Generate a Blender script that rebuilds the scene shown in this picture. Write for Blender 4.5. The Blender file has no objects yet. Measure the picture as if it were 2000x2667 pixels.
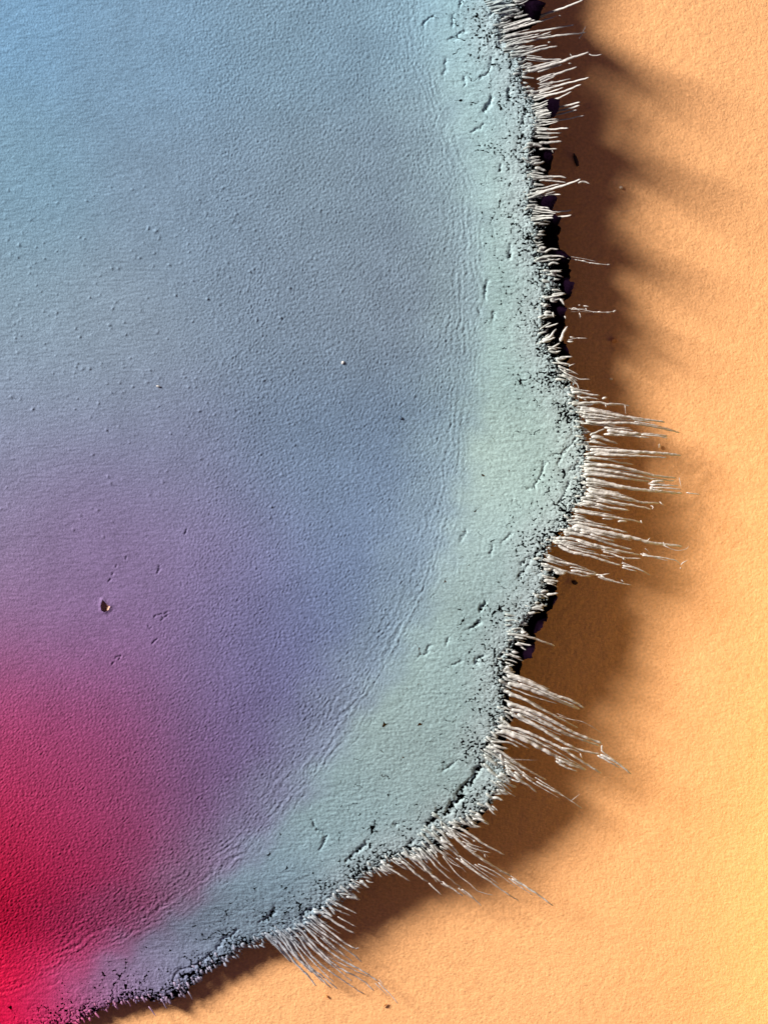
import bpy, math, random
import numpy as np
random.seed(7); rng = np.random.default_rng(7)
sc = bpy.context.scene
U = 0.001                                   # one photograph pixel of the close-up = one unit step of the model
def P(x, y, z=0.0): return (x*U, -y*U, z*U)

# ------------------------------------------------------------------ camera
W, H, CAMZ = 2000.0, 2667.0, 7000.0
SHEET_Z = 128.0
cd = bpy.data.cameras.new('camera'); cam = bpy.data.objects.new('camera', cd)
sc.collection.objects.link(cam); sc.camera = cam
cam.location = P(W/2, H/2, CAMZ)
cd.sensor_fit = 'VERTICAL'; cd.sensor_height = 32.0
cd.lens = 32.0*(CAMZ-SHEET_Z)/H
cd.clip_start = 0.1; cd.clip_end = 60.0

# ------------------------------------------------------------------ world and lamps
wd = bpy.data.worlds.new('World'); sc.world = wd; wd.use_nodes = True
bg = wd.node_tree.nodes['Background']; bg.inputs[0].default_value = (0.60, 0.41, 0.78, 1); bg.inputs[1].default_value = 0.14
def area(name, loc, target, sx, sy, power, col):
    l = bpy.data.lights.new(name, 'AREA'); l.shape = 'RECTANGLE'; l.size = sx; l.size_y = sy
    l.energy = power; l.color = col
    o = bpy.data.objects.new(name, l); sc.collection.objects.link(o)
    o.location = loc
    from mathutils import Vector
    d = Vector(target)-Vector(loc); o.rotation_euler = d.to_track_quat('-Z', 'Y').to_euler()
    return o
KEYLOC = (-27.6, 14.8, 15.8)
key = area('key_lamp', KEYLOC, (1.1, -1.2, 0.1), 8.6, 8.6, 43200, (1.0, 0.955, 0.91))
warm = area('warm_lamp', (2.36, -1.9, 0.32), (1.7, -1.9, 0.0), 1.9, 0.12, 5.2, (1.0, 0.72, 0.10))
warm.rotation_mode = 'XYZ'
from mathutils import Matrix, Vector
def aim(o, tgt, up):
    z = (Vector(o.location)-Vector(tgt)).normalized(); x = Vector(up).cross(z).normalized(); x = -x if False else x
    y = z.cross(x); m = Matrix((x, y, z)).transposed(); o.rotation_euler = m.to_euler()
aim(warm, (1.7, -1.75, 0.0), (0, 0, 1))     # long side runs along the paper's edge
sc.view_settings.view_transform = 'Standard'; sc.view_settings.look = 'None'
sc.view_settings.exposure = 0.0; sc.view_settings.gamma = 1.0

# ------------------------------------------------------------------ numeric helpers
def ss(a, b, x):
    t = np.clip((x-a)/(b-a), 0, 1); return t*t*(3-2*t)
def hash2(ix, iy, seed):
    n = (ix.astype(np.int64)*374761393 + iy.astype(np.int64)*668265263 + seed*974711) & 0xffffffff
    n = ((n ^ (n >> 13))*1274126177) & 0xffffffff
    n = (n ^ (n >> 16)) & 0xffffffff
    return n.astype(np.float64)/4294967295.0
def gn(x, y, seed=0):                        # gradient noise, about -1..1
    xi = np.floor(x).astype(np.int64); yi = np.floor(y).astype(np.int64); fx = x-xi; fy = y-yi
    u = fx*fx*fx*(fx*(fx*6-15)+10); v = fy*fy*fy*(fy*(fy*6-15)+10)
    def g(dx, dy):
        a = hash2(xi+dx, yi+dy, seed)*6.2831853
        return np.cos(a)*(fx-dx)+np.sin(a)*(fy-dy)
    return 1.5*((g(0,0)*(1-u)+g(1,0)*u)*(1-v)+(g(0,1)*(1-u)+g(1,1)*u)*v)
def fbm(x, y, o=4, seed=0):
    r = 0; a = 1.0; t = 0
    for i in range(o): r = r+a*gn(x*2**i, y*2**i, seed+i*17); t += a; a *= .5
    return r/t
def worley(x, y, seed=0):
    xi = np.floor(x).astype(np.int64); yi = np.floor(y).astype(np.int64)
    f1 = np.full(x.shape, 9.0); f2 = np.full(x.shape, 9.0)
    for dx in (-1,0,1):
        for dy in (-1,0,1):
            cx = xi+dx; cy = yi+dy
            px = cx+.1+.8*hash2(cx, cy, seed); py = cy+.1+.8*hash2(cx, cy, seed+5)
            d = np.hypot(px-x, py-y)
            f2 = np.where(d < f1, f1, np.minimum(f2, d)); f1 = np.minimum(f1, d)
    return f1, f2
def seg_dist(px, py, pts):                   # unsigned distance, signed side, arc length
    best = np.full(px.shape, 1e18); side = np.zeros(px.shape); sl = np.zeros(px.shape); acc = 0.0
    for (x0,y0),(x1,y1) in zip(pts[:-1], pts[1:]):
        dx, dy = x1-x0, y1-y0; L = math.hypot(dx, dy)
        if L < 1e-6: continue
        t = np.clip(((px-x0)*dx+(py-y0)*dy)/(L*L), 0, 1)
        ex = px-(x0+t*dx); ey = py-(y0+t*dy); d = ex*ex+ey*ey
        m = d < best*0.999999
        best = np.where(m, d, best); side = np.where(m, np.sign(ey*dx-ex*dy), side); sl = np.where(m, acc+t*L, sl); acc += L
    return np.sqrt(best), side, sl
def inside(px, py, poly):
    r = np.zeros(px.shape, bool); n = len(poly)
    for i in range(n):
        x0,y0 = poly[i]; x1,y1 = poly[(i+1) % n]
        if y0 == y1: continue
        c = ((y0 > py) != (y1 > py)) & (px < (x1-x0)*(py-y0)/(y1-y0)+x0)
        r ^= c
    return r
def catmull(pts, n=6):
    p = [pts[0]]+list(pts)+[pts[-1]]; out = []
    for i in range(1, len(p)-2):
        for k in range(n):
            t = k/n; a,b,c,d = p[i-1],p[i],p[i+1],p[i+2]
            out.append(tuple(.5*(2*b[j]+(c[j]-a[j])*t+(2*a[j]-5*b[j]+4*c[j]-d[j])*t*t+(3*b[j]-a[j]-3*c[j]+d[j])*t**3) for j in (0,1)))
    out.append(tuple(pts[-1])); return out

# ------------------------------------------------------------------ outline of the torn sheet
EDGE = [(1290,-620),(1330,-420),(1350,-200),(1325,-60),(1345,0),(1355,36),(1318,62),(1322,95),(1350,120),(1374,150),(1372,217),(1400,265),(1417,320),(1396,388),(1394,434),(1404,488),(1395,532),
 (1411,579),(1413,644),(1429,669),(1439,690),(1455,745),(1437,788),(1431,835),(1433,885),(1462,925),(1470,965),(1503,1009),(1518,1063),(1534,1106),(1538,1153),
 (1545,1190),(1531,1225),(1541,1270),(1534,1300),(1504,1333),(1499,1380),(1462,1405),(1432,1440),(1428,1470),(1452,1492),(1430,1516),(1428,1545),(1418,1575),(1385,1606),(1367,1645),
 (1350,1681),(1329,1735),(1324,1807),(1336,1865),(1306,1905),(1290,1945),(1318,1990),(1342,2030),(1313,2060),(1285,2105),(1262,2128),(1238,2146),(1190,2162),(1160,2185),
 (1150,2215),(1105,2235),(1060,2245),(1016,2260),(972,2289),(920,2332),(893,2365),(850,2395),(800,2440),(760,2462),(710,2468),(637,2487),(589,2524),(531,2554),(493,2590),(440,2628),
 (382,2630),(338,2630),(289,2646),(253,2664),(180,2700),(60,2740),(-80,2800),(-300,2860),(-900,3000)]
EDGE = [(float(a), float(b)) for a, b in EDGE]
POLY = EDGE+[(-1500,3000),(-1500,-620)]
CREASE = catmull([(1060,-620),(1070,-200),(1098,60),(1128,200),(1165,330),(1205,480),(1232,620),(1236,850),(1218,1050),(1192,1250),(1158,1400),(1100,1560),(1030,1700),(930,1850),
 (830,1990),(720,2130),(570,2280),(400,2400),(250,2480),(120,2545),(-40,2620),(-300,2740),(-800,2900)], 5)

# cuts through the sheet: (points, width)
def zt(ox, oy, s): return lambda L: [(ox+x*s, oy+y*s) for x, y in L]
S = .36167
Z1 = zt(1200,0,S); Z2 = zt(1200,600,S); Z3 = zt(1300,950,S); Z4 = zt(1150,1500,S); Z5 = zt(900,2000,S); Z6 = zt(300,2000,.4822); ZL = zt(0,2067,S); ZC = zt(900,1300,.2411); ZT = zt(1000,0,.2411)
CUTS = []
def cut(Z, pts, w): CUTS.append((Z(pts), w*.5 if w < 6 else w*.75))
cut(Z4, [(340,1290),(300,1370),(260,1390),(230,1450),(205,1500),(160,1520),(145,1590),(90,1640),(40,1700),(20,1720)], 7)
cut(Z4, [(470,900),(480,1000),(420,1110),(350,1200),(300,1280)], 4)
cut(Z4, [(480,720),(470,860)], 5); cut(Z4, [(640,620),(500,640),(420,700)], 5)
cut(Z5, [(960,10),(900,90),(840,140),(800,200),(850,220),(760,250),(790,300),(740,330)], 6)
cut(Z5, [(660,300),(640,370),(590,410)], 11); cut(Z5, [(470,540),(430,590)], 7); cut(Z5, [(600,560),(560,640)], 9)
cut(Z5, [(160,560),(110,580),(80,610)], 4); cut(Z5, [(150,730),(150,790)], 5); cut(Z5, [(370,400),(350,420)], 4)
cut(Z6, [(410,1140),(380,1160),(360,1150)], 14); cut(Z6, [(600,1065),(640,1050),(670,1020)], 10)
cut(Z6, [(150,1300),(165,1330)], 10); cut(Z6, [(540,1000),(570,960),(650,900)], 4); cut(Z6, [(300,1180),(330,1120),(420,1100),(500,1040)], 5)
cut(Z6, [(860,770),(850,790)], 6); cut(Z6, [(780,850),(860,800)], 4); cut(Z6, [(1060,290),(1100,340),(1130,360)], 2.5); cut(Z6, [(1140,370),(1125,420),(1100,445)], 4.5)
cut(Z6, [(1330,440),(1290,470),(1250,510)], 4); cut(Z6, [(1360,400),(1345,430)], 3); cut(Z6, [(1350,560),(1380,600)], 5)
cut(Z6, [(1010,840),(1020,790),(1060,780)], 5)
cut(Z3, [(555,525),(520,570),(440,650),(380,650)], 3.2); cut(Z3, [(580,690),(530,750),(440,770)], 3.4); cut(Z3, [(330,700),(310,790),(250,880),(210,895)], 3.2)
cut(Z3, [(495,850),(470,930),(430,1000)], 4); cut(Z3, [(440,680),(430,720)], 3); cut(Z3, [(80,1220),(10,1280)], 3)
cut(Z3, [(620,420),(640,500),(660,560)], 5); cut(Z3, [(550,990),(545,1080),(560,1180),(440,1200),(390,1280)], 5)
cut(Z3, [(230,1400),(130,1540)], 4.5); cut(Z3, [(330,1320),(150,1430)], 3.5)
cut(Z4, [(300,190),(270,250)], 3); cut(Z4, [(280,330),(220,370)], 2.5); cut(Z4, [(430,230),(440,260)], 3); cut(Z4, [(490,480),(430,560),(390,640)], 4)
cut(Z4, [(100,1340),(10,1400)], 4); cut(Z4, [(250,640),(240,590),(300,570)], 3)
cut(Z2, [(350,100),(355,200)], 3.5); cut(Z2, [(185,370),(180,440),(170,490)], 3.4); cut(Z2, [(130,560),(135,600)], 3); cut(Z2, [(240,590),(235,640)], 3)
cut(Z2, [(640,480),(650,560),(650,620)], 6); cut(Z2, [(660,640),(640,820),(700,870)], 7); cut(Z2, [(600,240),(620,330),(600,420)], 4)
cut(Z1, [(270,180),(290,270),(280,350)], 4.5); cut(Z1, [(310,140),(320,230)], 9); cut(Z1, [(480,480),(490,560),(480,620),(500,660)], 7); cut(Z1, [(445,760),(460,830),(440,900)], 4)
cut(Z1, [(230,430),(190,530),(140,570)], 3); cut(Z1, [(220,690),(190,800),(170,810)], 3.4); cut(Z1, [(350,650),(350,740)], 4); cut(Z1, [(280,1190),(280,1250)], 3.5)
cut(Z1, [(200,130),(260,90),(380,80)], 4); cut(Z1, [(540,700),(550,770)], 6)
cut(ZT, [(835,0),(815,100)], 3); cut(ZT, [(890,350),(800,380),(780,420),(700,440)], 3); cut(ZT, [(665,650),(650,820)], 3); cut(ZT, [(530,180),(450,240),(430,300)], 2.6)
cut(ZT, [(870,850),(860,950)], 2.6); cut(ZT, [(1180,1050),(1130,1130),(1080,1220)], 3); cut(ZT, [(1350,990),(1350,1090)], 3.4); cut(ZT, [(740,190),(740,300)], 2.6)
cut(ZT, [(1080,1360),(950,1440)], 2.4); cut(ZC, [(1300,340),(1240,450)], 2.4); cut(ZC, [(1590,520),(1560,600)], 2.6); cut(ZC, [(1500,1100),(1460,1200)], 3)
cut(ZC, [(1450,1320),(1300,1420)], 2.6); cut(ZC, [(1110,1490),(1090,1550)], 3); cut(ZC, [(1250,1740),(1150,1790)], 3); cut(ZC, [(1490,1670),(1400,1770)], 3.5); cut(ZC, [(910,1580),(870,1660),(800,1700)], 2)
SCRATCH = []
for pts in ([(1400,120),(1380,170)],[(750,415),(745,440)],[(645,510),(640,525)],[(605,590),(598,610)],[(580,655),(555,685)],[(1110,510),(1090,560)],[(1120,540),(1085,590)],
            [(1195,1010),(1165,1030)],[(1130,1030),(1090,1045)],[(1070,1045),(1050,1070)],[(1200,1040),(1150,1080),(1125,1105)],[(1130,1035),(1145,1070)],[(1020,1180),(1005,1190)],
            [(1085,1300),(1050,1330),(1030,1350)],[(690,1480),(640,1500),(630,1520)],[(690,1490),(665,1530)],[(615,1555),(595,1575)],[(985,1160),(990,1170)]):
    SCRATCH.append(zt(150,1350,.2411)(pts))
PIT = zt(150,1350,.2411)([(492,875),(520,905),(545,935),(575,950),(555,990),(515,1015),(478,995),(470,940)])

# ------------------------------------------------------------------ pigment of the sheet
def lin(c): 
    c = np.asarray(c, float)/255.0
    return np.where(c <= .04045, c/12.92, ((c+.055)/1.055)**2.4)
PIG = [((0,0),(122,160,188)),((400,150),(124,154,176)),((800,100),(128,154,170)),((0,500),(124,156,174)),((500,500),(128,148,165)),((900,500),(130,148,160)),((0,800),(138,160,172)),((300,900),(140,155,168)),((700,800),(131,147,163)),
 ((1000,800),(134,148,160)),((0,1100),(138,146,166)),((400,1200),(132,136,160)),((800,1200),(120,138,160)),((1050,1200),(122,142,162)),((0,1350),(138,136,160)),((0,1480),(142,122,152)),((200,1480),(134,118,152)),((-200,1400),(140,132,158)),((300,1450),(135,112,148)),((600,1500),(128,116,150)),
 ((900,1550),(112,130,160)),((1000,1400),(120,136,160)),((1050,1650),(120,138,160)),((700,1700),(112,114,154)),((0,1600),(152,102,140)),((200,1750),(142,88,132)),((200,1600),(136,104,144)),((500,1800),(132,100,136)),((800,1850),(116,118,152)),((900,2000),(122,128,156)),((0,1900),(180,52,94)),((150,1950),(158,64,108)),((250,2050),(148,62,104)),((500,2100),(134,88,122)),
 ((0,2150),(202,24,64)),((150,2250),(176,44,88)),((400,2300),(146,74,108)),((650,2150),(118,102,142)),((650,2000),(116,98,142)),((0,2400),(208,4,44)),((160,2420),(182,34,84)),((160,2600),(214,30,84)),((300,2400),(156,50,92)),((0,2550),(250,0,30)),((100,2600),(248,0,66)),  # reds towards the lower left raised to offset shade on the slope
 ((-200,2400),(205,0,40)),((-200,1700),(166,76,118)),((-200,900),(142,158,172)),((280,2500),(170,60,106)),((0,2750),(215,0,66))]
BAND = [((1100,0),(152,178,186)),((1300,100),(168,188,186)),((1200,300),(164,182,180)),((1330,500),(172,188,181)),((1330,900),(170,186,178)),((1420,1200),(172,184,172)),((1300,1500),(160,172,166)),((1200,1800),(160,174,168)),
 ((1100,2000),(160,172,166)),((900,2150),(152,168,168)),((700,2350),(142,158,168)),((560,2420),(142,154,164)),((430,2500),(138,140,156)),((300,2560),(150,104,136)),((150,2620),(200,40,88)),((0,2690),(226,0,50)),((420,2600),(126,132,150)),((300,2640),(134,112,142))]
def interp(px, py, tab, sig):
    num = np.zeros(px.shape+(3,)); den = np.zeros(px.shape)
    for (x,y), c in tab:
        w = np.exp(-((px-x)**2+(py-y)**2)/(2*sig*sig))+1e-7/(1+((px-x)**2+(py-y)**2)*1e-6)**2
        num += w[...,None]*np.array(c, float); den += w
    return num/den[...,None]
PIGMENT_SCALE = np.array([1.58, 1.46, 1.38])
def interp(px, py, tab, sig):
    num = np.zeros(px.shape+(3,)); den = np.zeros(px.shape)
    for (x,y), c in tab:
        w = np.exp(-((px-x)**2+(py-y)**2)/(2*sig*sig))+1e-7/(1+((px-x)**2+(py-y)**2)*1e-6)**2
        num += w[...,None]*np.array(c, float); den += w
    return num/den[...,None]
PIGMENT_SCALE = np.array([1.58, 1.46, 1.38])
def irr(px, py):                             # how strongly the key lamp reaches the flat sheet there (1 at the middle)
    f = lambda a, b: 1.0/((a-KEYLOC[0])**2+(b-KEYLOC[1])**2+KEYLOC[2]**2)**1.5
    return f(px*U, -py*U)/f(.9, -1.0)
def pigment(px, py, dc, sd):
    a = interp(px, py, PIG, 155); b = interp(px, py, BAND, 120)*np.array([1.045, 1.085, 1.095])
    t = (.45*ss(-240, 20, dc+30*gn(px/80, py/80, 92))+.55*ss(-50, 80, dc+26*gn(px/60, py/60, 91)))[...,None]
    c = a*(1-t)+b*t
    e = (1-ss(5, 150, sd))[...,None]*ss(500, 1000, px)[...,None]
    c = c*(1-.42*e)+np.array([206,200,196])*.42*e
    sp = (gn(px/7, py/7, 301)*.035+gn(px/90, py/90, 303)*.03)[...,None]
    return np.clip(lin(np.clip(c*(1+sp), 0, 252))/PIGMENT_SCALE, 0, .92)

# ------------------------------------------------------------------ fields of the sheet
def edge_fields(px, py):
    d, _, s = seg_dist(px, py, EDGE)
    return np.where(inside(px, py, POLY), d, -d), s
def crease_fields(px, py):
    d, side, s = seg_dist(px, py, CREASE)
    return -side*d, s                           # positive towards the torn edge
def base_z(px, py):
    ky = np.arange(-600, 3300, 10.0); kh = np.interp(ky, [-600,0,350,600,900,1150,1300,1480,1800,2050,2300,2490,2700,3300], [150,148,144,140,124,110,126,156,146,120,94,40,26,26])
    kr = np.exp(-np.linspace(-2.2, 2.2, 33)**2); kh = np.convolve(np.pad(kh, 16, 'edge'), kr/kr.sum(), 'valid'); h = np.interp(py, ky, kh)
    return 132+(h-132)*np.maximum(ss(1950, 2500, py), ss(150, 1400, px+.35*(py-1300)*(py > 1300)))

def clip_mesh(X, Y, Z, F, C, thick):
    """grid of points with a field F; keeps F>0 and drops a skirt along the cut"""
    ny, nx = X.shape
    V = np.stack([X.ravel(), Y.ravel(), Z.ravel()], 1); f = F.ravel(); col = C.reshape(-1, 3)
    i = np.arange(ny-1)[:,None]*nx+np.arange(nx-1)[None,:]; i = i.ravel()
    q = np.stack([i, i+1, i+nx+1, i+nx], 1)
    par = ((i//nx+i % nx) % 2 == 0)
    T = np.concatenate([np.where(par[:,None], q[:,[0,3,2]], q[:,[0,3,1]]), np.where(par[:,None], q[:,[0,2,1]], q[:,[1,3,2]])])
    ins = f[T] > 0; n = ins.sum(1)
    full = T[n == 3]
    faces = [full]; segs = []
    newk = []; 
    def rot(T, ins, want):                      # put the odd vertex first
        k = np.argmax(ins == want, 1); r = np.arange(len(T))
        return np.stack([T[r,k], T[r,(k+1) % 3], T[r,(k+2) % 3]], 1)
    t1 = rot(T[n == 1], ins[n == 1], True); t2 = rot(T[n == 2], ins[n == 2], False)
    ed = np.concatenate([t1[:,[0,1]], t1[:,[0,2]], t2[:,[0,1]], t2[:,[0,2]]])
    lo = ed.min(1); hi = ed.max(1); N = len(V); keys = lo.astype(np.int64)*N+hi
    uk, inv = np.unique(keys, return_inverse=True); a = uk//N; b = uk % N
    t = f[a]/(f[a]-f[b]); t = np.clip(t, .02, .98)[:,None]
    nv = V[a]*(1-t)+V[b]*t; nc = col[a]*(1-t)+col[b]*t
    inv = inv.ravel()+N; m1 = len(t1); m2 = len(t2)
    e01, e02 = inv[:m1], inv[m1:2*m1]; g01, g02 = inv[2*m1:2*m1+m2], inv[2*m1+m2:]
    faces.append(np.stack([t1[:,0], e01, e02], 1))
    faces.append(np.stack([g01, t2[:,1], t2[:,2]], 1)); faces.append(np.stack([g01, t2[:,2], g02], 1))
    V = np.concatenate([V, nv]); col = np.concatenate([col, nc])
    sa = np.concatenate([e01, g02]); sb = np.concatenate([e02, g01])
    base = len(V); m = len(sa)
    top_a = V[sa]; top_b = V[sb]; dn = np.array([0, 0, -thick])
    V = np.concatenate([V, top_a, top_b, top_b+dn, top_a+dn]); cc = np.concatenate([col[sa], col[sb], col[sb]*.9, col[sa]*.9]); col = np.concatenate([col, cc])
    r = base+np.arange(m); faces.append(np.stack([r, r+m, r+2*m], 1)); faces.append(np.stack([r, r+2*m, r+3*m], 1))
    Fc = np.concatenate(faces); used = np.zeros(len(V), bool); used[Fc.ravel()] = True
    mp = np.cumsum(used)-1
    return V[used], mp[Fc], col[used]

def mesh_from(name, V, Fc, col, mat, parent=None, smooth=True, attr='pigment'):
    me = bpy.data.meshes.new(name); V = np.array(V, float); Fc = np.array(Fc, np.int32)
    P3 = np.stack([V[:,0]*U, -V[:,1]*U, V[:,2]*U], 1).astype(np.float32)
    me.vertices.add(len(P3)); me.vertices.foreach_set('co', P3.ravel())
    k = Fc.shape[1]; me.loops.add(Fc.size); me.polygons.add(len(Fc))
    me.loops.foreach_set('vertex_index', Fc.ravel())
    me.polygons.foreach_set('loop_start', np.arange(0, Fc.size, k, dtype=np.int32))
    me.polygons.foreach_set('loop_total', np.full(len(Fc), k, np.int32))
    me.update(calc_edges=True); me.validate()
    me.polygons.foreach_set('use_smooth', np.full(len(me.polygons), smooth))
    if col is not None and len(me.vertices) == len(col):
        at = me.color_attributes.new(attr, 'FLOAT_COLOR', 'POINT')
        at.data.foreach_set('color', np.concatenate([col, np.ones((len(col), 1))], 1).astype(np.float32).ravel())
    me.materials.append(mat)
    o = bpy.data.objects.new(name, me); sc.collection.objects.link(o)
    if parent: o.parent = parent
    return o

# ------------------------------------------------------------------ materials
def newmat(name, rough=.6, spec=.2):
    m = bpy.data.materials.new(name); m.use_nodes = True; n = m.node_tree.nodes; b = n['Principled BSDF']
    b.inputs['Roughness'].default_value = rough; b.inputs['Specular IOR Level'].default_value = spec
    return m, m.node_tree, b
def bump(nt, b, scale, dist, detail=3, strength=1.0, rough=.6, chain=None, stretch=None):
    tc = nt.nodes.new('ShaderNodeNewGeometry'); no = nt.nodes.new('ShaderNodeTexNoise'); bu = nt.nodes.new('ShaderNodeBump')
    no.inputs['Scale'].default_value = scale; no.inputs['Detail'].default_value = detail; no.inputs['Roughness'].default_value = rough
    src = tc.outputs['Position']
    if stretch:
        mp = nt.nodes.new('ShaderNodeMapping'); mp.inputs['Scale'].default_value = stretch; nt.links.new(src, mp.inputs[0]); src = mp.outputs[0]
    nt.links.new(src, no.inputs['Vector'])
    nt.links.new(no.outputs['Fac'], bu.inputs['Height']); bu.inputs['Distance'].default_value = dist; bu.inputs['Strength'].default_value = strength
    if chain: nt.links.new(chain.outputs[0], bu.inputs['Normal'])
    nt.links.new(bu.outputs[0], b.inputs['Normal']); return bu
def speckle(nt, b, src, scale, lo, hi, detail=2):
    tc = nt.nodes.new('ShaderNodeNewGeometry'); no = nt.nodes.new('ShaderNodeTexNoise'); no.inputs['Scale'].default_value = scale; no.inputs['Detail'].default_value = detail
    nt.links.new(tc.outputs['Position'], no.inputs['Vector'])
    mr = nt.nodes.new('ShaderNodeMapRange'); mr.inputs[1].default_value = .3; mr.inputs[2].default_value = .7; mr.inputs[3].default_value = lo; mr.inputs[4].default_value = hi
    nt.links.new(no.outputs['Fac'], mr.inputs[0])
    mx = nt.nodes.new('ShaderNodeVectorMath'); mx.operation = 'SCALE'; nt.links.new(src, mx.inputs[0]); nt.links.new(mr.outputs[0], mx.inputs['Scale'])
    nt.links.new(mx.outputs[0], b.inputs['Base Color']); return mx
m_sheet, nt, b = newmat('painted_film', .6, .10)
at = nt.nodes.new('ShaderNodeAttribute'); at.attribute_name = 'pigment'
speckle(nt, b, at.outputs['Color'], 175, .80, 1.20, 3); bump(nt, b, 230, .0012, 3)
m_str, nt, b = newmat('fibre_paint', .5, .3)
at = nt.nodes.new('ShaderNodeAttribute'); at.attribute_name = 'pigment'
speckle(nt, b, at.outputs['Color'], 120, .80, 1.12, 3); bump(nt, b, 120, .0016, 2)
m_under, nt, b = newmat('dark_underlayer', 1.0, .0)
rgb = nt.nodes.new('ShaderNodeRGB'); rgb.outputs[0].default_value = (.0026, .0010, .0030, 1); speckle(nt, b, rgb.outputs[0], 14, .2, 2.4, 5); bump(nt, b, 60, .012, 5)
m_paper, nt, b = newmat('orange_paper', .75, .15)
rgb = nt.nodes.new('ShaderNodeRGB'); rgb.outputs[0].default_value = (.76, .385, .160, 1); speckle(nt, b, rgb.outputs[0], 140, .86, 1.13, 3)
b1 = bump(nt, b, 150, .0021, 4, 1, .7); bump(nt, b, 40, .0020, 2, 1, .5, chain=b1)
def plain(name, c, r=.5):
    m, nt, b = newmat(name, r, .3); g = nt.nodes.new('ShaderNodeRGB'); g.outputs[0].default_value = (*c, 1); speckle(nt, b, g.outputs[0], 60, .75, 1.2, 3); bump(nt, b, 90, .003, 2); return m
m_dark = plain('dark_lint', (.035, .018, .012)); m_pale = plain('pale_grain', (.80, .66, .48)); m_crumb = plain('pale_crumb', (.46, .45, .43)); m_peach = plain('exposed_core', (.50, .30, .21)); m_rust = plain('rust_grain', (.62, .26, .08)); m_blue = plain('blue_grain', (.07, .11, .17))

def tag(o, label=None, cat=None, group=None, kind=None):
    for k, v in (('label', label), ('category', cat), ('group', group), ('kind', kind)):
        if v: o[k] = v

# ------------------------------------------------------------------ paper
def axis(lo, flo, fhi, hi, fine, coarse):
    a = np.concatenate([np.arange(lo, flo, coarse), np.arange(flo, fhi, fine), np.arange(fhi, hi+coarse, coarse)]); return a
xs = axis(-3000, 0, 2000, 5000, 20, 250); ys = axis(-3000, 0, 2667, 5500, 20, 250)
X, Y = np.meshgrid(xs, ys)
Z = 5*gn(X/500, Y/500, 44)+1.2*gn(X/120, Y/120, 45)
ny, nx = X.shape; i = (np.arange(ny-1)[:,None]*nx+np.arange(nx-1)[None,:]).ravel()
paper = mesh_from('paper', np.stack([X.ravel(), Y.ravel(), Z.ravel()], 1), np.stack([i, i+nx, i+nx+1, i+1], 1), None, m_paper)
tag(paper, 'grained orange paper lying under the torn blue sheet', kind='structure')

# ------------------------------------------------------------------ the sheet
root = bpy.data.objects.new('torn_sheet', None); sc.collection.objects.link(root)
tag(root, 'pebbled blue sheet fading to violet and red, its torn edge fringed with pale fibres', 'torn sheet')
ST = 2.3
xs = axis(-700, -30, 1570, 1700, ST, 40); xs = xs[xs < 1600]
ys = axis(-600, -30, 2700, 2990, ST, 40)
X, Y = np.meshgrid(xs, ys)
keep = np.ones(X.shape, bool)
# coarse evaluation of slow fields
sd = np.empty(X.shape); sE = np.empty(X.shape); dc = np.empty(X.shape); sC = np.empty(X.shape)
for r0 in range(0, X.shape[0], 200):
    sl = slice(r0, r0+200)
    sd[sl], sE[sl] = edge_fields(X[sl], Y[sl]); dc[sl], sC[sl] = crease_fields(X[sl], Y[sl])
# radial direction of the fibres along the edge, from the edge normal
rad = np.hypot(X+1500, Y-300); ang = np.arctan2(Y-300, X+1500)
ga = ang*2600
wx = 6*gn(X/45, Y/45, 61); wy = 6*gn(X/45, Y/45, 62)
g1 = gn((ga+wx)/12, (rad+wy)/6.0, 11); g2 = gn((ga+.3*wy)/8.6, (rad+.3*wx)/3.9, 12); g3 = gn(X/70, Y/70, 13)
leather = ss(-1150, -520, dc)*(1-ss(-20, 60, dc))
left_smooth = 1-ss(300, 620, X+.0*Y)*1.0
leather = leather*(1-.75*left_smooth*(1-ss(1500, 2000, Y)))
leather *= (.88+.22*g3)
Zs = base_z(X, Y)
f1, f2 = worley(ga/12+.4*gn(X/30, Y/30, 71), rad/6.2+.4*gn(X/30, Y/30, 72), 3)
Zs += leather*(.30*g1+1.4*g2+1.9*np.minimum(f2-f1, .5))
Zs += (.25+.5*ss(40, 130, dc))*(.75*gn(X/6, Y/6, 14)+.38*gn(X/11, Y/11, 15))
Zs += (1-leather)*.6*gn(X/28, Y/5.5, 16)+.35*gn(X/40, Y/14, 18)*(1-leather)
# crease wrinkles that run with the edge
dw = dc+16*gn(sC/210, sC*0, 26)
wr = np.exp(-((dw+26)/56)**2)*np.clip(.45+.9*gn(sC/120, dc/26, 21), 0, 1)
Zs += wr*.85*np.sin(dw/2.5+5*gn(sC/90, dc/50, 22)+2.2*gn(sC/26, dc/26, 23))
wr2 = np.exp(-((dc-25)/60)**2)*np.maximum(0, gn(sC/90, dc/12, 24)-.15)
Zs -= 3.2*wr2*(1-ss(.0, .12, np.abs(gn(sC/60, dc/16, 25))))
Zs += 3*ss(-60, 60, dw)
# granules towards the torn edge
near = 1-ss(0, 120, sd+30*gn(X/80, Y/80, 31))
q1, q2 = worley(X/12.5+.5*gn(X/14, Y/14, 33), Y/9.5+.5*gn(X/14, Y/14, 34), 8)
r1, r2 = worley(X/7+.3, Y/6, 9)
Zs += near*(1.9*ss(0, .3, q2-q1)+.8*ss(0, .3, r2-r1)) + .5*ss(20, 220, sd)*(1-near)*ss(30, 90, dc)*gn(X/8, Y/8, 35)
Zs += near*1.8*gn(X/24, Y/24, 36)
Zs -= 9*(1-ss(-5, 26, sd))
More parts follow.
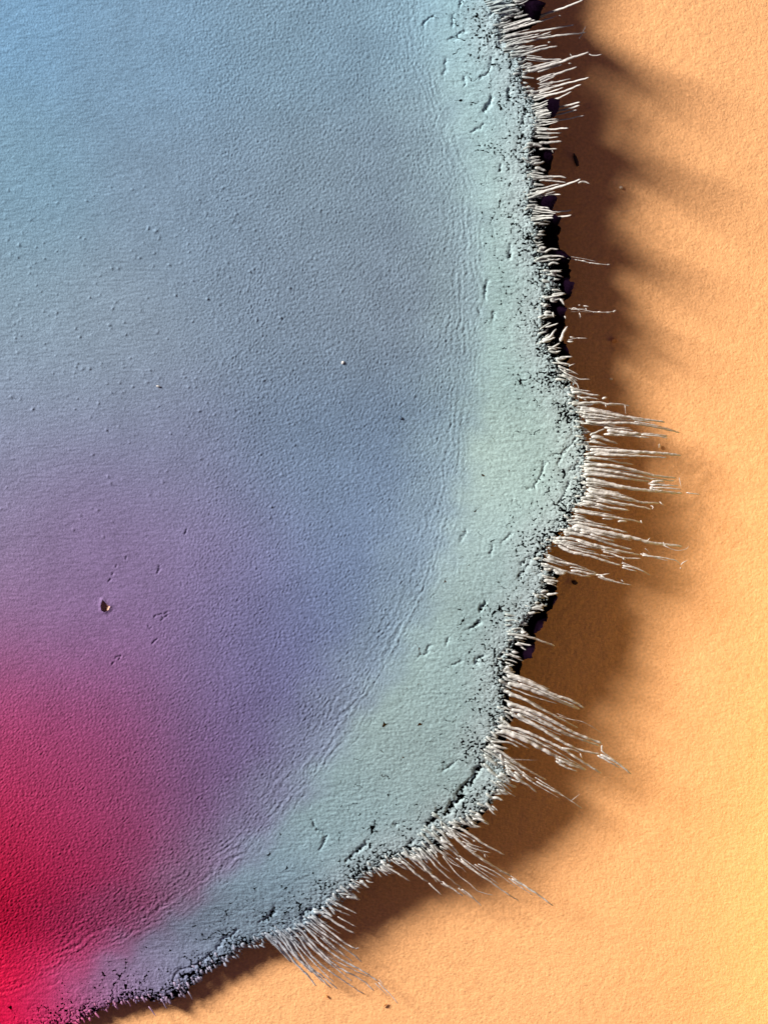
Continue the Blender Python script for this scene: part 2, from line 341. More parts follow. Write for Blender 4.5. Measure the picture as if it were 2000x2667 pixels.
# grit in the paint at the left
for k in range(420):
    if k < 330: x, y = rng.uniform(0, 760), rng.normal(850, 210)
    else: x, y = rng.uniform(0, 1100), rng.uniform(300, 1400)
    if y < 450: continue
    w = rng.uniform(2.1, 3.6); h = rng.uniform(.6, 2.5)*(1 if rng.random() < .9 else 1.5)
    ix = np.searchsorted(xs, (x-16, x+16)); iy = np.searchsorted(ys, (y-16, y+16)); s_ = (slice(*iy), slice(*ix))
    a = rng.uniform(0, 3.14); e = rng.uniform(1, 1.6); dx = X[s_]-x; dy = Y[s_]-y
    u = dx*math.cos(a)+dy*math.sin(a); v = -dx*math.sin(a)+dy*math.cos(a)
    Zs[s_] += h*np.exp(-(u*u/e+v*v*e)/(w*w))
for pts in SCRATCH:
    x = [p[0] for p in pts]; y = [p[1] for p in pts]
    ix = np.searchsorted(xs, (min(x)-14, max(x)+14)); iy = np.searchsorted(ys, (min(y)-14, max(y)+14)); s_ = (slice(*iy), slice(*ix))
    d, _, _ = seg_dist(X[s_], Y[s_], pts); Zs[s_] += -2.4*np.exp(-(d/1.9)**2)+.3*np.exp(-((d-5)/2.5)**2)
# field of what is still there
rag = 7*gn(X/22, Y/16, 51)+4.5*gn(X/9, Y/7, 52)+14*gn(X/60, Y/45, 53)*0.6
F = sd+rag-2
hole = (q2-q1)-(.02+.30*(1-ss(-8, 62, sd+26*gn(X/46, Y/46, 54)))**1.5)-.0
hole2 = (r2-r1)-(.30*(1-ss(-5, 38, sd+22*gn(X/30, Y/30, 55))))
F = np.minimum(F, np.where(sd < 100, 12*hole, 9)); F = np.minimum(F, np.where(sd < 60, 10*hole2, 9))
pore = .80-gn(X/6.2, Y/6.2, 56)-.56*(1-ss(25, 250, sd+40*gn(X/120, Y/120, 77)))*np.clip(.85+.8*gn(X/60, Y/60, 57), 0, 1.3)
ck = np.abs(gn((X+6*gn(X/12, Y/12, 67))/52, (Y+6*gn(X/12, Y/12, 68))/66, 69))*52
F = np.minimum(F, np.where((dc > 25) & (sd < 300), ck-1.5*np.clip(gn(X/38, Y/38, 70)*3.2-.7*ss(40, 300, sd)+.45, -1, 1)+.25, 9))
ck2 = np.abs(gn((X+8*gn(X/16, Y/16, 167))/34, (Y+8*gn(X/16, Y/16, 168))/44, 169))*34
pore -= (.30*np.exp(-(ck/4.0)**2)+.20*np.exp(-(ck2/3.2)**2))*(1-.8*ss(60, 330, sd))
pore += .15+.16*(1-ss(350, 800, X))
F = np.minimum(F, np.where(dc > 20, 10*pore, 9))
for pts, w in CUTS:
    x = [p[0] for p in pts]; y = [p[1] for p in pts]
    ix = np.searchsorted(xs, (min(x)-30, max(x)+30)); iy = np.searchsorted(ys, (min(y)-30, max(y)+30)); s_ = (slice(*iy), slice(*ix))
    if X[s_].size == 0: continue
    wob = np.clip(.75+1.5*gn(X[s_]/9, Y[s_]/9, 58), 0, 1.9)
    d, _, _ = seg_dist(X[s_]+5*gn(X[s_]/19, Y[s_]/19, 59)+3.5*gn(X[s_]/7, Y[s_]/7, 65), Y[s_]+5*gn(X[s_]/19, Y[s_]/19, 60)+3.5*gn(X[s_]/7, Y[s_]/7, 66), pts)
    F[s_] = np.minimum(F[s_], d-w*.62*wob)
    Zs[s_] -= 3*np.exp(-(d/(w+2))**2)
pm = inside(X, Y, PIT); ds, _, _ = seg_dist(X, Y, PIT+[PIT[0]])
F = np.minimum(F, np.where(pm, -ds, ds))
Zs += 2.5*np.exp(-(np.where(pm, 0, ds)/5)**2)
C = pigment(X, Y, dc, sd)
V, Fc, col = clip_mesh(X, Y, Zs, F, C, 9)
film = mesh_from('paint_film', V, Fc, col, m_sheet, root)
GX, GY, GZ = xs, ys, Zs
def zat(x, y):
    i = min(max(np.searchsorted(GX, x), 0), len(GX)-1); j = min(max(np.searchsorted(GY, y), 0), len(GY)-1)
    return float(base_z(np.array([x]), np.array([y]))[0])

# dark layer between the sheet and the paper
UPROJ = [(1440,285,30,36),(1385,20,50,60),(1345,70,30,20),(1425,410,40,48),(1430,545,30,40),(1450,600,46,48),(1465,680,46,50),(1460,760,50,40),(1450,830,50,44),(1450,900,40,34),(1480,950,30,14),  # first spot added to carry one of the shadow-casting flaps
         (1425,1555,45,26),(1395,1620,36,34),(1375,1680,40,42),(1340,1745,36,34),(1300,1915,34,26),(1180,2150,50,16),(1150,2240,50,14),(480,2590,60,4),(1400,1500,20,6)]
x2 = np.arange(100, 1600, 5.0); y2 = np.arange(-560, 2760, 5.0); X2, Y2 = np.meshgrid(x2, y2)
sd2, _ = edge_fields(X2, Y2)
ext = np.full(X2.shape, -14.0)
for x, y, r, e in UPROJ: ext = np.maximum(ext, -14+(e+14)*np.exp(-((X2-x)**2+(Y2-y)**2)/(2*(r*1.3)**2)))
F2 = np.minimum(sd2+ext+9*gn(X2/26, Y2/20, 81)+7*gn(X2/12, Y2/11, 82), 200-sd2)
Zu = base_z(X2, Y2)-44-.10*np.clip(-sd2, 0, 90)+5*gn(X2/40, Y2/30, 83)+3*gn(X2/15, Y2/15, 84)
shadow_flap = np.zeros(X2.shape)  # raised flaps added to the underlayer to cast shadow streaks on the paper
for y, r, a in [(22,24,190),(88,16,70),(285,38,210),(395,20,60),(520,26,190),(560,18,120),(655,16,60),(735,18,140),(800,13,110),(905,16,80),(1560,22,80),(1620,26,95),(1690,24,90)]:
    shadow_flap = np.maximum(shadow_flap, a*np.exp(-((Y2-y-.35*np.clip(-sd2, 0, 90))/r)**2))
Zu += shadow_flap*ss(0, 42, -sd2)
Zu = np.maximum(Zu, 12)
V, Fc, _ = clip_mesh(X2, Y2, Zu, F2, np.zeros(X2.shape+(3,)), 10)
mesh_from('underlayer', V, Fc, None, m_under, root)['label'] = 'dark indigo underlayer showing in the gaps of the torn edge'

# exposed core in the chipped pit
pc = np.mean(np.array(PIT), 0); pv = []; pf = []
pz = zat(pc[0], pc[1])
for (x, y) in PIT: pv.append((pc[0]+(x-pc[0])*1.2, pc[1]+(y-pc[1])*1.2, pz-14 if x < pc[0]+3 else pz-1))
pv.append((pc[0]-2, pc[1], pz-16)); n = len(PIT)
pf = [(i, (i+1) % n, n) for i in range(n)]
mesh_from('exposed_core', pv, pf, np.zeros((n+1, 3)), m_peach, root, smooth=False)

# ------------------------------------------------------------------ fibres of the torn edge
STR = []
def st(Z, k, *rows):
    for r in rows:
        STR.append((Z(r[0]), r[1]*k))
st(Z1, S,
 ([(300,215),(380,190),(520,145),(690,105),(855,62)],23),([(300,250),(350,230),(500,190),(650,165)],19),([(300,290),(380,265),(560,240),(800,212)],19),([(320,350),(400,325),(560,292),(700,272),(890,260)],21),
 ([(845,290),(870,250),(890,205)],9),([(300,375),(400,362),(520,345)],15),([(350,410),(440,405),(560,370),(690,345)],23),([(470,425),(600,440),(720,440)],15),([(560,500),(640,490),(760,440),(915,395)],24),
 ([(915,400),(950,412),(1010,405)],11),([(480,525),(560,505),(660,475),(780,445)],28),([(560,590),(600,575),(700,540),(830,495)],20),([(560,620),(640,608),(790,580)],15),([(560,680),(600,665),(720,625),(905,595)],19),
 ([(520,715),(600,700),(700,690),(840,660)],21),([(500,790),(560,780),(660,745),(770,715)],17),([(540,805),(600,800),(830,788)],20),([(530,830),(590,828),(830,812)],22),([(550,855),(600,852),(810,840)],18),([(560,895),(640,886),(860,880)],14),
 ([(540,925),(600,938),(760,950)],18),([(540,965),(620,970),(720,966)],18),([(550,1000),(620,1002),(700,995)],16),([(560,1035),(630,1036),(725,1028)],24),([(560,1085),(620,1080),(690,1080)],16),([(650,1075),(660,1112)],12),
 ([(530,1215),(570,1222),(612,1238)],34),([(500,1280),(560,1287),(660,1278),(755,1292)],21),([(560,1305),(640,1308),(755,1322)],15),([(520,1330),(600,1340)],22),([(470,1415),(540,1400),(700,1360),(840,1325)],24),([(840,1325),(880,1315),(925,1332)],17),
 ([(530,1505),(600,1520),(700,1540),(780,1540)],21),([(500,1575),(570,1580),(775,1580)],21),([(600,1415),(650,1405),(715,1415)],14),
 ([(180,40),(240,30),(320,10),(400,-8)],20),([(200,75),(280,60),(390,62)],26),([(240,110),(330,100),(400,88)],20),([(380,140),(420,132),(480,122)],19),([(380,30),(440,18),(560,-12)],18),([(300,-10),(420,-50),(600,-100)],20),([(260,-40),(400,-90),(560,-150)],20),
 ([(590,130),(620,112),(630,95)],8),([(780,400),(800,425)],8),([(700,125),(715,128)],12),([(620,320),(640,318)],16),([(770,470),(795,468)],15),([(330,320),(420,300),(540,280),(640,250)],14),([(350,300),(440,285),(560,262)],12),([(340,200),(430,175),(500,160)],14),([(430,385),(530,355),(620,340)],14))
st(Z2, S,
 ([(540,215),(600,196),(700,186),(745,198)],20),([(765,203),(800,210)],15),([(822,214),(835,216)],15),([(865,222),(905,232)],15),([(920,238),(980,245),(1035,248)],12),([(1045,250),(1070,250)],13),
 ([(600,160),(640,140),(700,138)],20),([(600,490),(660,478),(740,460)],17),([(710,495),(728,515),(745,542)],20),([(795,572),(815,560),(860,580)],11),([(845,540),(860,540)],10),([(880,545),(900,548),(922,552)],12),([(895,560),(905,580)],8),
 ([(948,590),(972,589)],10),([(982,588),(1008,587)],10),([(1045,592),(1078,591)],15),([(1092,588),(1115,578)],16),([(850,595),(860,620),(852,638)],11),([(715,800),(728,765),(740,730),(770,690)],26),([(765,800),(790,802),(812,798)],16),
 ([(783,768),(820,772)],11),([(838,775),(912,778)],8),([(745,610),(752,640)],14),([(660,590),(670,630)],18),([(775,978),(822,958)],8),([(740,1020),(800,1050),(860,1070),(935,1070)],12),([(730,1040),(800,1070),(835,1100),(855,1145)],15),([(760,1000),(790,1010),(850,1040)],10),
 ([(800,1165),(850,1165),(940,1182),(1002,1186)],21),([(1018,1212),(1055,1200)],20),([(800,1255),(860,1245),(1000,1236),(1060,1250),(1150,1247),(1230,1258)],23),([(860,1205),(930,1205),(1000,1215)],14),([(1040,1255),(1048,1275)],10),([(1180,1255),(1190,1330)],5),
 ([(860,1290),(920,1292),(1080,1322),(1250,1347),(1490,1374)],26),([(880,1320),(1000,1330),(1150,1352),(1350,1372)],16),([(900,1370),(980,1385),(1150,1385),(1260,1388),(1420,1412),(1605,1448)],22),([(1250,1375),(1400,1400),(1560,1440)],9),([(900,1345),(1000,1350),(1120,1360),(1280,1380)],12),
 ([(930,1475),(960,1462),(1050,1420)],19),([(1055,1440),(1200,1458),(1350,1467),(1510,1477)],30),([(1300,1470),(1420,1480),(1500,1495)],12),([(940,1485),(990,1490),(1060,1512),(1135,1535)],25),([(930,1520),(1000,1530),(1060,1545)],20),
 ([(930,1580),(990,1582),(1200,1590),(1440,1602),(1610,1617)],30),([(960,1615),(1040,1615),(1250,1622),(1500,1634)],20),([(900,1645),(960,1640),(1080,1652),(1160,1672),(1255,1682)],22),
 ([(890,1690),(960,1688),(1100,1695),(1270,1730),(1400,1762),(1575,1780)],26),([(890,1722),(960,1722),(1100,1738),(1350,1782),(1570,1802)],20),([(890,1755),(960,1758),(1150,1780),(1380,1808)],26),([(1370,1815),(1420,1805),(1470,1812)],24),
 ([(1360,1832),(1480,1834),(1580,1842)],13),([(1380,1855),(1480,1856),(1590,1864)],13),([(900,1795),(960,1800),(1100,1832),(1180,1850),(1400,1876),(1620,1893)],30),([(1620,1888),(1660,1895),(1725,1902)],10),([(1360,1850),(1400,1872)],40),([(1570,1780),(1590,1860)],5),
 ([(900,1835),(980,1850),(1060,1870)],18),([(930,1880),(980,1890),(1100,1895),(1250,1932)],24))
st(Z2, S, ([(745,198),(835,216),(920,236),(1000,246),(1070,251)],5),([(790,572),(860,570),(950,588),(1040,591),(1110,584)],4.5),([(770,790),(840,774),(915,778)],4))
st(Z3, S,
 ([(640,905),(690,925),(800,935),(950,967),(1030,993),(1170,995)],27),([(1150,985),(1185,1015)],12),([(620,945),(680,955),(820,990),(950,1010),(1100,1040)],23),([(1095,1040),(1105,1025),(1085,1015)],9),([(600,985),(640,990),(760,1022),(860,1036),(940,1046)],24),([(700,1000),(800,1030),(900,1045)],14),
 ([(540,1055),(600,1062),(700,1078),(850,1102),(1030,1132)],24),([(1015,1120),(1025,1145)],14),([(540,1095),(600,1105),(660,1135),(780,1156)],20),([(740,1108),(820,1112)],12),([(850,1132),(880,1125),(920,1132)],18),([(560,1130),(640,1155),(740,1165)],18),
 ([(540,1160),(600,1170),(700,1196),(850,1225),(1000,1256),(1120,1286),(1340,1310)],34),([(1180,1302),(1260,1335),(1340,1328),(1360,1305)],6),([(1060,1265),(1080,1245)],9),([(1180,1290),(1170,1275)],8),([(580,1190),(700,1215),(820,1240),(900,1245)],24),
 ([(460,1205),(520,1215),(650,1240),(800,1290),(960,1332)],26),([(450,1245),(540,1258),(700,1302),(860,1340),(1020,1372)],24),([(1020,1372),(1150,1387),(1270,1410),(1300,1445)],13),([(1295,1440),(1310,1425),(1352,1404)],8),([(1290,1460),(1300,1462)],17),
 ([(400,1265),(460,1278),(560,1320),(700,1350)],20),([(740,1345),(800,1360),(880,1388),(1020,1396)],14),([(880,1390),(900,1405)],14),([(420,1300),(510,1345),(660,1380),(780,1420),(880,1445)],26),([(880,1445),(980,1465),(1085,1515)],15),([(1040,1320),(1085,1362)],4),
 ([(340,1385),(410,1415),(540,1440),(640,1480),(720,1510)],19),([(720,1510),(760,1540),(840,1565),(950,1586)],14),([(690,1510),(740,1512),(790,1500)],14),([(320,1430),(370,1452),(480,1490),(600,1518),(660,1526)],20),([(510,1480),(560,1485),(620,1500),(700,1512)],24),([(870,1548),(895,1570)],10),
 ([(560,1270),(640,1300),(720,1320),(820,1335)],14),([(480,1310),(600,1345),(700,1365),(800,1400)],14),([(650,1220),(740,1250),(830,1270)],20))
st(Z4, S,
 ([(450,270),(520,285),(635,292)],19),([(450,315),(520,318),(612,326)],18),([(450,350),(520,350),(602,352)],17),([(500,380),(560,375),(590,390)],20),([(470,415),(530,420),(640,440),(720,470),(815,505)],24),([(430,545),(470,560),(530,585),(590,614)],13),([(470,460),(530,450)],20),
 ([(470,720),(520,728),(650,772),(800,850),(920,892),(1030,955)],30),([(470,770),(520,780),(620,810),(800,880),(920,935),(1000,966)],34),([(560,770),(700,822),(850,890),(960,935)],15),([(480,850),(540,868),(620,900),(700,950),(800,1000),(990,1105)],21),([(840,1005),(900,1025),(1000,1045),(1080,1085),(1160,1140)],4),
 ([(470,920),(540,932),(650,972),(800,1042),(950,1130),(1160,1215)],32),([(500,960),(580,975),(700,1030),(880,1130),(1150,1240)],28),([(540,990),(620,1040),(700,1088),(860,1190),(1000,1258),(1150,1292)],25),([(1140,1285),(1250,1338),(1300,1375),(1370,1432)],21),([(1150,1215),(1150,1265)],16),
 ([(620,960),(760,1020),(900,1095),(1030,1165)],16),([(420,1075),(480,1088),(560,1105),(700,1162),(860,1242),(1000,1332),(1160,1435)],24),([(420,1115),(500,1140),(600,1180),(760,1268),(880,1330),(1050,1412)],38),([(500,1120),(640,1170),(760,1230),(900,1310),(1020,1385)],14),
 ([(820,1330),(880,1372),(980,1412)],17),([(840,1320),(920,1360),(1000,1390)],18),([(860,1235),(940,1250),(1000,1275)],16),([(995,1275),(1010,1315)],12),([(350,1190),(420,1195),(500,1205),(560,1242)],21),([(350,1225),(420,1262),(500,1320),(620,1400),(760,1482)],23),
 ([(300,1245),(380,1290),(450,1340),(540,1400),(680,1480)],22),([(680,1480),(780,1535),(880,1590),(960,1645),(1020,1690)],12),([(310,1300),(380,1350),(450,1402),(550,1455)],26),([(520,1430),(580,1485),(640,1520),(685,1566)],22),([(580,1430),(660,1490),(725,1530)],15),
 ([(330,1390),(400,1440),(470,1490),(540,1530)],28),([(360,1470),(420,1520),(480,1562),(535,1597)],13),([(935,1618),(1000,1572)],4),([(200,1720),(240,1740),(300,1762),(345,1797)],17),([(300,1350),(360,1400),(420,1470)],24),([(450,1330),(540,1380),(600,1430)],16),([(500,1320),(700,1330)],2.5),([(300,1280),(360,1330),(400,1400),(440,1440)],20))
st(Z5, S,
 ([(770,430),(830,442),(920,500),(1020,570),(1150,642)],20),([(700,430),(745,460),(850,562),(1000,680),(1200,810)],26),([(1200,810),(1350,900),(1505,1018)],17),([(850,570),(930,610),(950,600)],9),([(870,560),(960,600),(1050,622)],9),([(840,535),(900,565),(960,575)],10),([(920,530),(940,545)],12),([(1000,630),(1010,660)],9),
 ([(955,700),(1030,735),(1100,775),(1235,880)],9),([(620,470),(680,530),(760,595),(830,662)],20),([(830,662),(920,742),(1030,820),(1090,870),(1180,935),(1260,990)],15),([(620,430),(700,480),(760,560),(820,640)],24),([(540,470),(600,540),(680,610),(760,640)],26),([(560,440),(640,500),(720,560),(780,620)],22),
 ([(700,640),(800,770),(900,850),(960,905),(1070,940)],8),([(680,600),(760,690),(860,740)],8),([(540,590),(580,630),(660,725),(760,820),(840,888)],16),([(815,880),(835,895)],16),([(840,888),(900,932),(985,1018)],10),([(480,650),(540,690),(600,762),(700,842)],22),([(700,842),(780,890),(855,947)],14),
 ([(400,620),(460,650),(560,705),(620,780),(665,850)],26),([(400,680),(440,705),(520,785),(600,842)],20),([(600,842),(650,890),(697,935)],13),([(270,700),(310,730),(380,772),(465,832)],19),([(620,340),(680,370),(760,430)],22),([(920,370),(960,375),(1000,395),(1035,418)],17),([(340,660),(420,690),(500,770)],22),([(480,580),(540,640),(600,700)],20),
 ([(600,600),(680,700),(760,770)],12),([(1085,100),(1140,120),(1200,180)],16),([(1080,60),(1150,100),(1220,150)],22),([(870,340),(900,380),(950,410)],20),([(820,360),(860,400),(910,430)],18))
K6 = .4822
st(Z6, K6,
 ([(1150,720),(1190,742),(1240,770),(1305,805)],13),([(1160,770),(1210,790),(1272,820)],12),([(1070,790),(1120,805),(1200,860),(1290,916)],18),([(1050,820),(1090,845),(1180,920),(1260,980),(1300,1000)],15),([(1295,1002),(1320,998)],9),([(1050,860),(1110,905),(1200,970),(1290,1042),(1332,1087)],13),
 ([(980,860),(1030,885),(1120,980),(1220,1060),(1340,1130),(1420,1190)],14),([(1420,1190),(1480,1250),(1530,1312)],7),([(960,885),(1010,905),(1100,1010),(1200,1100),(1330,1180),(1400,1250)],12),([(920,890),(970,912),(1060,1040),(1160,1130),(1290,1230),(1345,1272)],12),
 ([(860,900),(910,935),(980,1050),(1060,1120),(1165,1227)],14),([(830,930),(880,962),(960,1070),(1040,1160),(1082,1217)],16),([(900,920),(955,965),(1040,1090),(1130,1170),(1200,1232)],12),([(940,930),(1000,1000),(1080,1090),(1180,1190)],10),([(1000,930),(1100,1030),(1200,1120),(1280,1190)],10),
 ([(880,920),(940,1010),(1000,1080),(1060,1140)],14),([(800,910),(860,950),(920,1030)],16),([(920,960),(990,1050),(1050,1120),(1120,1200)],12),([(1040,950),(1140,1040),(1260,1110),(1370,1170)],8),([(1120,940),(1200,1010),(1280,1080)],10),
 ([(380,1240),(395,1262),(405,1292)],10),([(235,1285),(250,1310),(267,1342)],9),([(165,1325),(185,1350),(207,1382)],9),([(1200,820),(1250,850),(1300,880)],9))

def lerp(a, b, t): return a+(b-a)*t
tips = np.array([s[0][-1] for s in STR]); dirs = np.array([np.subtract(s[0][-1], s[0][0]) for s in STR]); dl = np.hypot(dirs[:,0], dirs[:,1])
roots = np.array([s[0][0] for s in STR]); dirs = dirs/dl[:,None]
def fibre(pts, w, tipw=.55, seg=5.0, seed=0, lift=None, rootlift=6.0):
    pts = catmull(pts, 4) if len(pts) > 2 else pts
    L = [0]
    for a, b_ in zip(pts[:-1], pts[1:]): L.append(L[-1]+math.hypot(b_[0]-a[0], b_[1]-a[1]))
    tot = max(L[-1], 4); n = max(4, int(tot/seg)+1); K = 8
    t = np.linspace(0, tot, n); px = np.interp(t, L, [p[0] for p in pts]); py = np.interp(t, L, [p[1] for p in pts])
    px = px+1.1*gn(t/16, t*0+seed*3.3, 101)*min(1, w/5); py = py+1.3*gn(t/14, t*0+seed*5.1, 102)*min(1, w/5)
    tx = np.gradient(px); ty = np.gradient(py); l = np.hypot(tx, ty)+1e-9; nx_, ny_ = -ty/l, tx/l
    u = t/tot
    rad = w*.5*(1+.24*gn(t/19, t*0+seed*1.7, 103)+.16*gn(t/5.5, t*0+seed, 104))*lerp(1.05, tipw, u**1.5)
    cap = np.sqrt(np.clip((tot-t)/(w*.5+.1), 0.05, 1)); rad = rad*cap*np.sqrt(np.clip(t/(w*.5+.1), .2, 1))
    z0 = zat(px[0], py[0])+rootlift; 
    if lift is None: lift = -.05
    z = z0+lift*t*u-2*np.minimum(1, t/30)+2.4*gn(t/22, t*0+seed*2.1, 105)
    V = []; 
    for k in range(K):
        a = 2*math.pi*k/K; c, s = math.cos(a), math.sin(a)
        s2 = s*.72 if s > 0 else s*.45
        wob = 1+.15*gn(t/6, t*0+k*3.7+seed, 106)
        V.append(np.stack([px+nx_*rad*c*wob, py+ny_*rad*c*wob, z+rad*s2*wob], 1))
    V = np.stack(V, 1).reshape(-1, 3); Fq = []
    for i in range(n-1):
        for k in range(K):
            a = i*K+k; b2 = i*K+(k+1) % K; Fq.append((a, b2, b2+K, a+K))
    c0 = len(V); V = np.concatenate([V, [[px[0], py[0], z[0]], [px[-1], py[-1], z[-1]]]])
    for k in range(K): Fq.append((c0, (k+1) % K, k, k)); e = (n-1)*K; Fq.append((c0+1, e+k, e+(k+1) % K, e+(k+1) % K))
    return V, Fq, (px, py)
def tri(Fq):
    o = []
    for f in Fq:
        if f[2] == f[3]: o.append(f[:3])
        else: o.append((f[0], f[1], f[2])); o.append((f[0], f[2], f[3]))
    return o
def fcol(V):
    x, y = V[:,0], V[:,1]
    base = interp(x, y, BAND, 150); base = np.clip(base, 0, 255)
    sd_, _ = edge_fields(x, y)
    t = ss(-70, 40, -sd_)[:,None]
    warmc = np.array([220,206,198.]); k = ss(560, 900, x)[:,None]  # beige of warm light, blended into the fibre colour past the torn edge
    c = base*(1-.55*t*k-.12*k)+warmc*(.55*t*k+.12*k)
    g = (.98-.34*(1-ss(560, 900, y)))*(1+.22*gn(x/5, y/5, 401)+.18*gn(x/14, y/14, 402))  # upper fibres given darker colour to offset light on their raised faces
    return np.clip(lin(c)*g[:,None], 0, .85)
import time
extra = []
for pts, w in STR:                            # a thinner neighbour splitting off near the root of each long fibre
    L = math.hypot(pts[-1][0]-pts[0][0], pts[-1][1]-pts[0][1])
    if L > 75 and w > 4 and len(extra) < 60:
        k = random.choice((-1, 1)); nx_, ny_ = -(pts[-1][1]-pts[0][1])/L, (pts[-1][0]-pts[0][0])/L; f = random.uniform(.3, .55); off = k*(w*.5+random.uniform(1.5, 4))
        extra.append(([(pts[0][0]+(pts[-1][0]-pts[0][0])*t+nx_*off*(1-.5*t/f), pts[0][1]+(pts[-1][1]-pts[0][1])*t+ny_*off*(1-.5*t/f)) for t in (0, f*.5, f)], w*.7))
for i, (pts, w) in enumerate(STR+extra):
    L = math.hypot(pts[-1][0]-pts[0][0], pts[-1][1]-pts[0][1]); y = pts[0][1]
    z0 = zat(*pts[0])+7; dp = np.interp(y, [0, 80, 140, 235, 262, 325, 350, 480, 530, 585, 625, 800, 1080, 1450, 1600, 2000, 2300, 2600], [.5, .4, .1, .1, 1.0, 1.0, .1, .1, .8, .8, .05, .0, -.30, -.25, -.25, -.25, -.2, -.12])+random.uniform(-.07, .07)
    lift = dp if dp > 0 else -min(-dp, (z0-9)/max(L, 12))
    V, Fq, _ = fibre(pts, w*.86, seed=i*1.37, lift=lift)
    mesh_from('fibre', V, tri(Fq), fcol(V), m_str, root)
# short broken fibres all along the tear, beyond counting
AV, AF, n0 = [], [], 0
for i, (pts, w) in enumerate(STR):
    L = math.hypot(pts[-1][0]-pts[0][0], pts[-1][1]-pts[0][1])
    if L < 60: continue
    for r in range(2):
        nx_, ny_ = -(pts[-1][1]-pts[0][1])/L, (pts[-1][0]-pts[0][0])/L; f = random.uniform(.25, .7); off = random.choice((-1, 1))*(w*.5+random.uniform(0, 5))
        q = [(pts[0][0]+(pts[-1][0]-pts[0][0])*t+nx_*(off+random.gauss(0, 1.2)), pts[0][1]+(pts[-1][1]-pts[0][1])*t+ny_*(off+random.gauss(0, 1.2))) for t in (-.05, f*.5, f)]
        V, Fq, _ = fibre(q, w*random.uniform(.3, .65), seed=i*2.1+r, lift=-.2 if pts[0][1] > 800 else (.7 if 255 < pts[0][1] < 330 or pts[0][1] < 60 or 520 < pts[0][1] < 590 else .1), rootlift=random.uniform(0, 6)); V[:,2] = np.maximum(V[:,2], 8)
        AV.append(V); AF.append(np.array(tri(Fq))+n0); n0 += len(V)
acc = 0
for (x0,y0),(x1,y1) in zip(EDGE[4:-5], EDGE[5:-4]):
    L = math.hypot(x1-x0, y1-y0); n = int(L/5.0)
    for k in range(n):
        t = random.random(); x = lerp(x0, x1, t); y = lerp(y0, y1, t)
        dd = np.hypot(roots[:,0]-x, roots[:,1]-y); w_ = np.exp(-(dd/70)**2)*(dl > 25)+1e-9
        d = (dirs*w_[:,None]).sum(0); 
        if np.hypot(*d) < 1e-4: d = np.array([y0-y1, x1-x0])*1.0; d = d if d[0]+d[1] > 0 else -d
        d = d/np.hypot(*d); a = random.gauss(0, .22); d = np.array([d[0]*math.cos(a)-d[1]*math.sin(a), d[0]*math.sin(a)+d[1]*math.cos(a)])
        if x < 700: ln = random.uniform(8, 22)
        else: ln = random.uniform(12, 40)
        back = random.uniform(6, 44); x -= d[0]*back; y -= d[1]*back
        ww = random.uniform(3.5, 8.5); mid = (x+d[0]*ln*.5+random.gauss(0, 2), y+d[1]*ln*.5+random.gauss(0, 2))
        V, Fq, _ = fibre([(x, y), mid, (x+d[0]*ln, y+d[1]*ln)], ww, seed=random.random()*99, lift=random.uniform(-.2, .1), seg=4.5, rootlift=random.uniform(0, 5))
        AV.append(V); AF.append(np.array(tri(Fq))+n0); n0 += len(V)
V = np.concatenate(AV); o = mesh_from('short_fibres', V, np.concatenate(AF), fcol(V), m_str, root); o['kind'] = 'stuff'

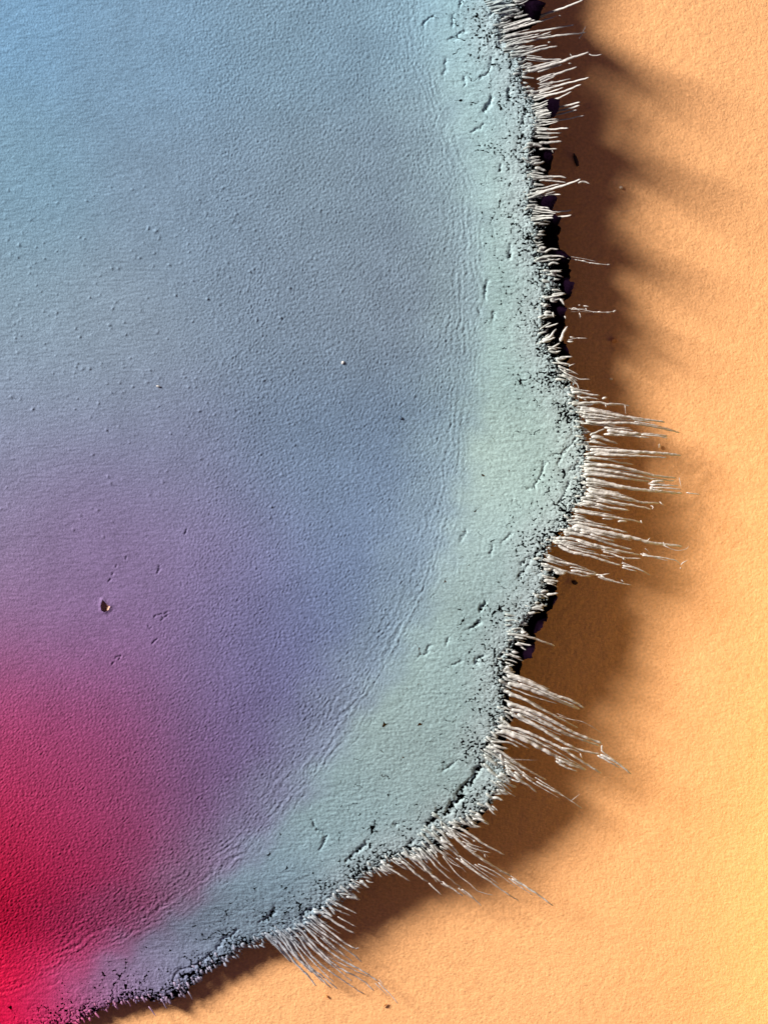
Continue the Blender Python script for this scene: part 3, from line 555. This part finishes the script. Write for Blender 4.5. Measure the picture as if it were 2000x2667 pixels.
# ------------------------------------------------------------------ loose specks
def speck(name, label, cat, x, y, z, rx, ry, rz, mat, ang=0, seed=0, group=None):
    r = np.random.default_rng(seed); n, k = 9, 5; V = [(0, 0, rz)]
    for j in range(1, k):
        ph = math.pi*j/k
        for i in range(n):
            a = 2*math.pi*i/n; q = 1+r.uniform(-.28, .28)
            V.append((rx*math.sin(ph)*math.cos(a)*q, ry*math.sin(ph)*math.sin(a)*q, rz*math.cos(ph)*(1+r.uniform(-.2, .2))))
    V.append((0, 0, -rz)); Fc = [(0, 1+i, 1+(i+1) % n) for i in range(n)]
    for j in range(k-2):
        for i in range(n):
            a = 1+j*n+i; b_ = 1+j*n+(i+1) % n; Fc += [(a, a+n, b_+n), (a, b_+n, b_)]
    e = len(V)-1; Fc += [(e, e-n+(i+1) % n, e-n+i) for i in range(n)]
    V = np.array(V, float); c, s = math.cos(ang), math.sin(ang)
    V = np.stack([x+V[:,0]*c-V[:,1]*s, y+V[:,0]*s+V[:,1]*c, z+V[:,2]], 1)
    o = mesh_from(name, V, Fc, None, mat, smooth=False); tag(o, label, cat, group or ('loose specks on the paper' if z < 20 else 'crumbs on the blue sheet')); return o
speck('lint', 'dark elongated lint on the shaded paper near the top gap in the fringe', 'lint', 1509, 402, 5, 20, 5, 4, m_dark, 1.3, 1)
speck('grain', 'tiny pale grain alone on the brown shaded paper in the upper right', 'grain', 1628, 473, 5, 5, 4, 4, m_pale, .8, 2)
speck('grain', 'rust coloured ring-like grain on the shaded paper right of the broken fibres', 'grain', 1608, 879, 5, 9, 6, 3, m_rust, .3, 3)
speck('grain', 'small yellowish grain on shaded paper above the longest upper fibres', 'grain', 1601, 981, 5, 5, 3, 3, m_pale, .1, 4)
speck('lint', 'dark fleck on brown paper just below the forked fibres', 'lint', 1505, 1520, 5, 9, 6, 4, m_dark, .3, 5)
speck('lint', 'faint dark lint on bright orange paper at the very bottom', 'lint', 1002, 2641, 4, 7, 2.5, 2, m_rust, -.7, 6)
speck('lint', 'short dark fleck on orange paper left of the lowest fibre tips', 'lint', 848, 2617, 4, 6, 2.5, 2, m_rust, 1.0, 7)
speck('grain', 'orange grain lying on the paper between two long middle fibres', 'grain', 1729, 1157, 4, 3, 6, 3, m_pale, .1, 8)
speck('grain', 'pale crumb on the blue sheet, upper left of the dark crumb', 'grain', 893, 944, zat(893,944)+2, 3.5, 4.5, 2.5, m_crumb, .4, 9)
speck('grain', 'dark blue crumb on the middle of the blue sheet', 'grain', 1043, 1088, zat(1043,1088)+2, 6, 4, 3, m_blue, .9, 10)
speck('grain', 'pale crumb among the fine grit on the left of the sheet', 'grain', 413, 1006, zat(413,1006)+2, 5, 3, 2.5, m_crumb, .1, 11)
